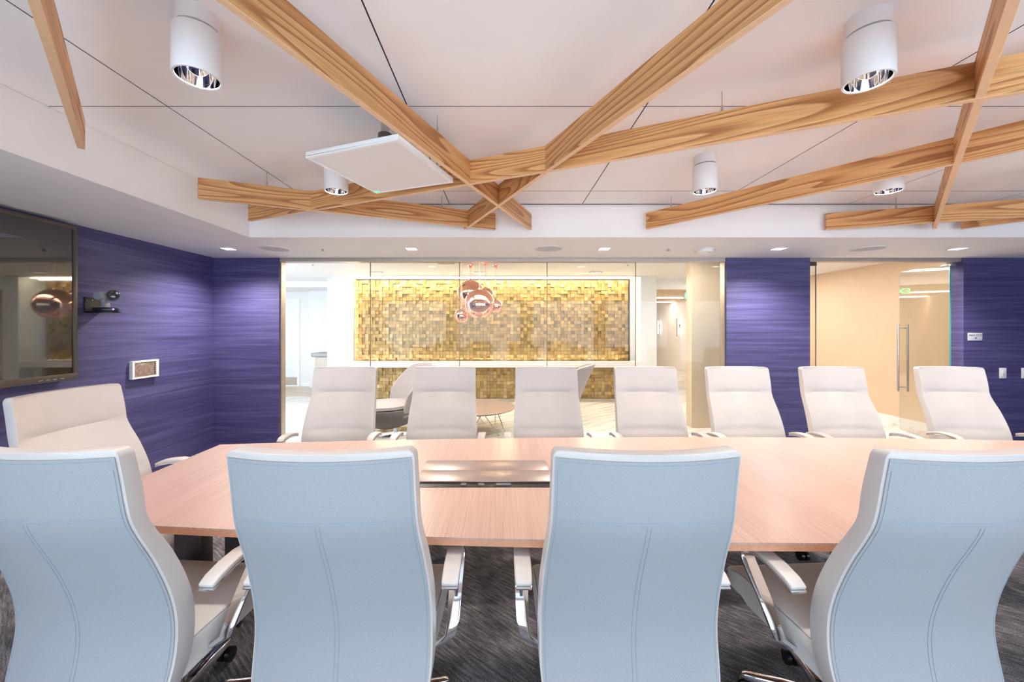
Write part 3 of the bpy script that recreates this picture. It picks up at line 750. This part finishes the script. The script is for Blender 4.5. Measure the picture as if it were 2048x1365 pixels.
    for k in range(5):
        a = R(22 + 72 * k); d = Vector((math.cos(a), math.sin(a), 0)); n_ = Vector((-d.y, d.x, 0)); rings = []
        for s_, wd_, zt, zb in ((.03, .028, .112, .07), (.15, .022, .105, .075), (.265, .016, .088, .068), (.28, .012, .084, .07)):
            p = d * s_; rings.append([p + n_ * wd_ + Vector((0, 0, zb)), p + n_ * wd_ * .7 + Vector((0, 0, zt)), p - n_ * wd_ * .7 + Vector((0, 0, zt)), p - n_ * wd_ + Vector((0, 0, zb))])
        m = MB(); m.loft(rings); lg_ = m.build('base_leg', 'chrome', r, .003)
        c = d * .265; m = MB()
        for off in (-.016, .016):
            ax = n_; rr = []
            for ww in (-.009, .009):
                rr.append([c + ax * (off + ww) + Vector((d.x * .028 * math.cos(q), d.y * .028 * math.cos(q), .028 + .028 * math.sin(q))) for q in [2 * math.pi * i / 16 for i in range(16)]])
            m.loft(rr)
        m.tube([c + Vector((0, 0, .03)), c + Vector((0, 0, .07))], .008, 8)
        m.build('caster', 'caster', lg_)
    return r
ch0 = make_chair()
FAR_Y = 2.645
chairs = [
    (-1.20, 1.40, -4, 'nearest chair at far left, its pale back cut by the frame edge'),
    (-.469, 1.385, 0, 'near chair left of centre with its pale back to us'),
    (.372, 1.385, 0, 'near chair right of centre with its pale back to us'),
    (1.195, 1.385, 3, 'nearest chair at far right showing its seat and left arm'),
    (-1.80, 1.925, -90, 'chair at the left end of the table below the television'),
    (-1.225, FAR_Y, 182, 'far side chair leftmost, in front of the lounge chair and fountain'),
    (-.455, FAR_Y, 180, 'far side chair second from left, beside the round coffee table'),
    (.345, FAR_Y, 180, 'far side chair third from left, in front of the grey wing chair'),
    (1.125, FAR_Y, 180, 'far side chair fourth from left, in front of the gold wall end'),
    (1.850, FAR_Y, 180, 'far side chair fifth from left, in front of the beige pillar'),
    (2.590, FAR_Y, 179, 'far side chair sixth from left, in front of the open doorway edge'),
    (3.50, FAR_Y, 176, 'far side chair rightmost, below the glass door handle')]
for i, (x, y, a, lab) in enumerate(chairs):
    o = ch0 if i == 0 else copy_tree(ch0)
    o.location = (x, y, 0); o.rotation_euler = (0, 0, R(a)); o['label'] = lab
    if i in (3, 6, 8, 10):                   # bases swivelled differently from their seats
        for b_ in [q for q in COL.objects if q.parent == o and q.name.startswith('base_leg')]: b_.rotation_euler.z = R(-17 if i == 3 else -33)

# ------------------------------------------------------------------ lobby furniture
def lounge(label, loc, rz):
    r = thing('lounge_chair', label, 'armchair', loc, rz, group='grey lounge chairs in the lobby')
    # faces +x ; wing back wraps round -x
    m = MB(); rows = 12; N = 24; vs = []; fs = []
    for layer, off in ((0, 0), (1, .045)):
        for j in range(rows + 1):
            for k in range(N + 1):
                a = R(180 + (-88 + 176 * k / N)); c_ = abs(k / N - .5) * 2
                top_ = .93 - .10 * c_ ** 2 - .28 * max(0, (c_ - .55) / .45) ** 1.6
                z = .26 + (top_ - .26) * j / rows
                rad = .30 + .13 * ((z - .26) / .67) - off; lean = -.14 * ((z - .26) / .67) ** 1.3
                vs.append((rad * math.cos(a) * 1.0 + lean + .02, rad * math.sin(a) * (1 + .12 * c_), z))
    S = (rows + 1) * (N + 1)
    for j in range(rows):
        for k in range(N):
            a = j * (N + 1) + k; fs.append((a, a + 1, a + N + 2, a + N + 1)); fs.append((S + a, S + a + N + 1, S + a + N + 2, S + a + 1))
    for k in range(N):
        a = rows * (N + 1) + k; fs.append((a, a + 1, S + a + 1, S + a)); fs.append((k, S + k, S + k + 1, k + 1))
    for j in range(rows):
        for k in (0, N):
            a = j * (N + 1) + k; b_ = a + N + 1; fs.append((a, b_, S + b_, S + a))
    m.add(vs, fs); m.build('wing_back', 'lounge_light', r, .012, 3)
    m = MB(); prof = [(.0001, .09), (.14, .095), (.24, .14), (.31, .22), (.345, .31), (.34, .36), (.0001, .35)]
    m.lathe(prof, 32); sh_ = m.build('shell', 'lounge_dark', r); sh_.scale = (1.22, 1.05, 1); sh_.location = (.10, 0, 0)
    m = MB(); m.lathe([(.0001, .35), (.29, .35), (.325, .375), (.32, .41), (.28, .43), (.0001, .435)], 32); c_ = m.build('seat_cushion', 'lounge_light', r); c_.scale = (1.22, .98, 1); c_.location = (.11, 0, 0)
    m = MB(); m.lathe([(.0001, 0), (.26, 0), (.26, .008), (.03, .014), (.03, .10), (.0001, .10)], 32); m.build('base', 'chrome', r)
    return r
lounge('grey lounge chair seen between the two leftmost far chairs', (-1.47, 5.28, 0), R(212))
lounge('grey wing lounge chair behind the third far chair', (.80, 5.6, 0), R(160))
ct = thing('coffee_table', 'round brown coffee table with wire legs in the lobby', 'coffee table', (-.36, 5.32, 0))
m = MB(); m.lathe([(.0001, .325), (.50, .325), (.53, .337), (.535, .345), (.53, .35), (.0001, .35)], 56); m.build('table_top', 'coffee_wood', ct)
for k in range(4):
    a = R(20 + 90 * k); m = MB()
    for da in (-.55, .55): m.tube([(.28 * math.cos(a), .28 * math.sin(a), .326), (.40 * math.cos(a + da), .40 * math.sin(a + da), .005)], .006, 8)
    m.build('wire_leg', 'steel', ct)
df = thing('drinking_fountain', 'grey steel drinking fountain on the white corridor wall', 'drinking fountain', (-3.62, 8.35, 0))
m = MB(); m.prism([(-.46, -.2), (-.42, -.235), (0, -.235), (0, .235), (-.42, .235), (-.46, .2)], .82, .90); m.build('basin', 'fountain_steel', df, .012, 3)
m = MB(); m.box(-.38, 0, -.2, .2, .45, .82); m.build('skirt', 'fountain_skirt', df, .01)
m = MB(); m.lathe([(.0001, 0), (.015, 0), (.012, .05), (.0001, .055)], 12, (-.10, -.15, .90)); m.build('spout', 'chrome', df)
m = MB(); m.box(-.06, 0, -.26, -.235, .66, .82); m.build('push_bar', 'fountain_steel', df, .004)
# copper globe pendants
def pendant(px, py, rpx, Y, label, ceil_px=None):
    rad = rpx * Y / F; x = (px - 1005) * Y / F; z = EYE - (py - 655) * Y / F
    r = thing('copper_pendant', label, 'pendant lamp', (x, Y, z), group='copper globe pendants')
    m = MB(); prof = [(.05, rad * .985)]; a0 = 10
    prof = [(rad * math.sin(R(a)), rad * math.cos(R(a))) for a in range(6, 151, 6)]
    prof += [(rad * .97 * math.sin(R(a)), rad * .97 * math.cos(R(a))) for a in range(150, 5, -12)]
    m.lathe(prof, 40, closed=True); m.build('globe', 'copper', r)
    m = MB(); m.lathe([(.0001, rad * 1.06), (.02, rad * 1.06), (.022, rad * .99), (.0001, rad * .98)], 16); m.build('cap', 'copper', r)
    m = MB(); m.tube([(0, 0, rad * 1.05), (0, 0, ZL - z)], .004, 8); m.build('cord', 'copper_cord', r)
    m = MB(); m.lathe([(.0001, -.055), (.025, -.05), (.043, -.035), (.05, -.012), (.05, 0)], 20, (0, 0, ZL - z)); m.build('canopy', 'copper', r)
    m = MB(); m.lathe([(.0001, -.03), (.02, -.025), (.028, 0), (.02, .025), (.0001, .03)], 14); m.build('bulb', 'lamp_glow', r)
pendant(959, 609, 30.5, 5.45, 'largest front copper globe pendant')
pendant(941, 588, 27.5, 6.1, 'copper globe pendant raised behind the largest one on its left')
pendant(971.5, 592, 16.5, 5.85, 'copper globe pendant peeking above the largest one')
pendant(923.5, 632, 15.0, 5.72, 'small lowest copper globe pendant at the left of the cluster')
pendant(991, 613, 14.0, 6.1, 'small copper globe pendant at the right of the cluster')
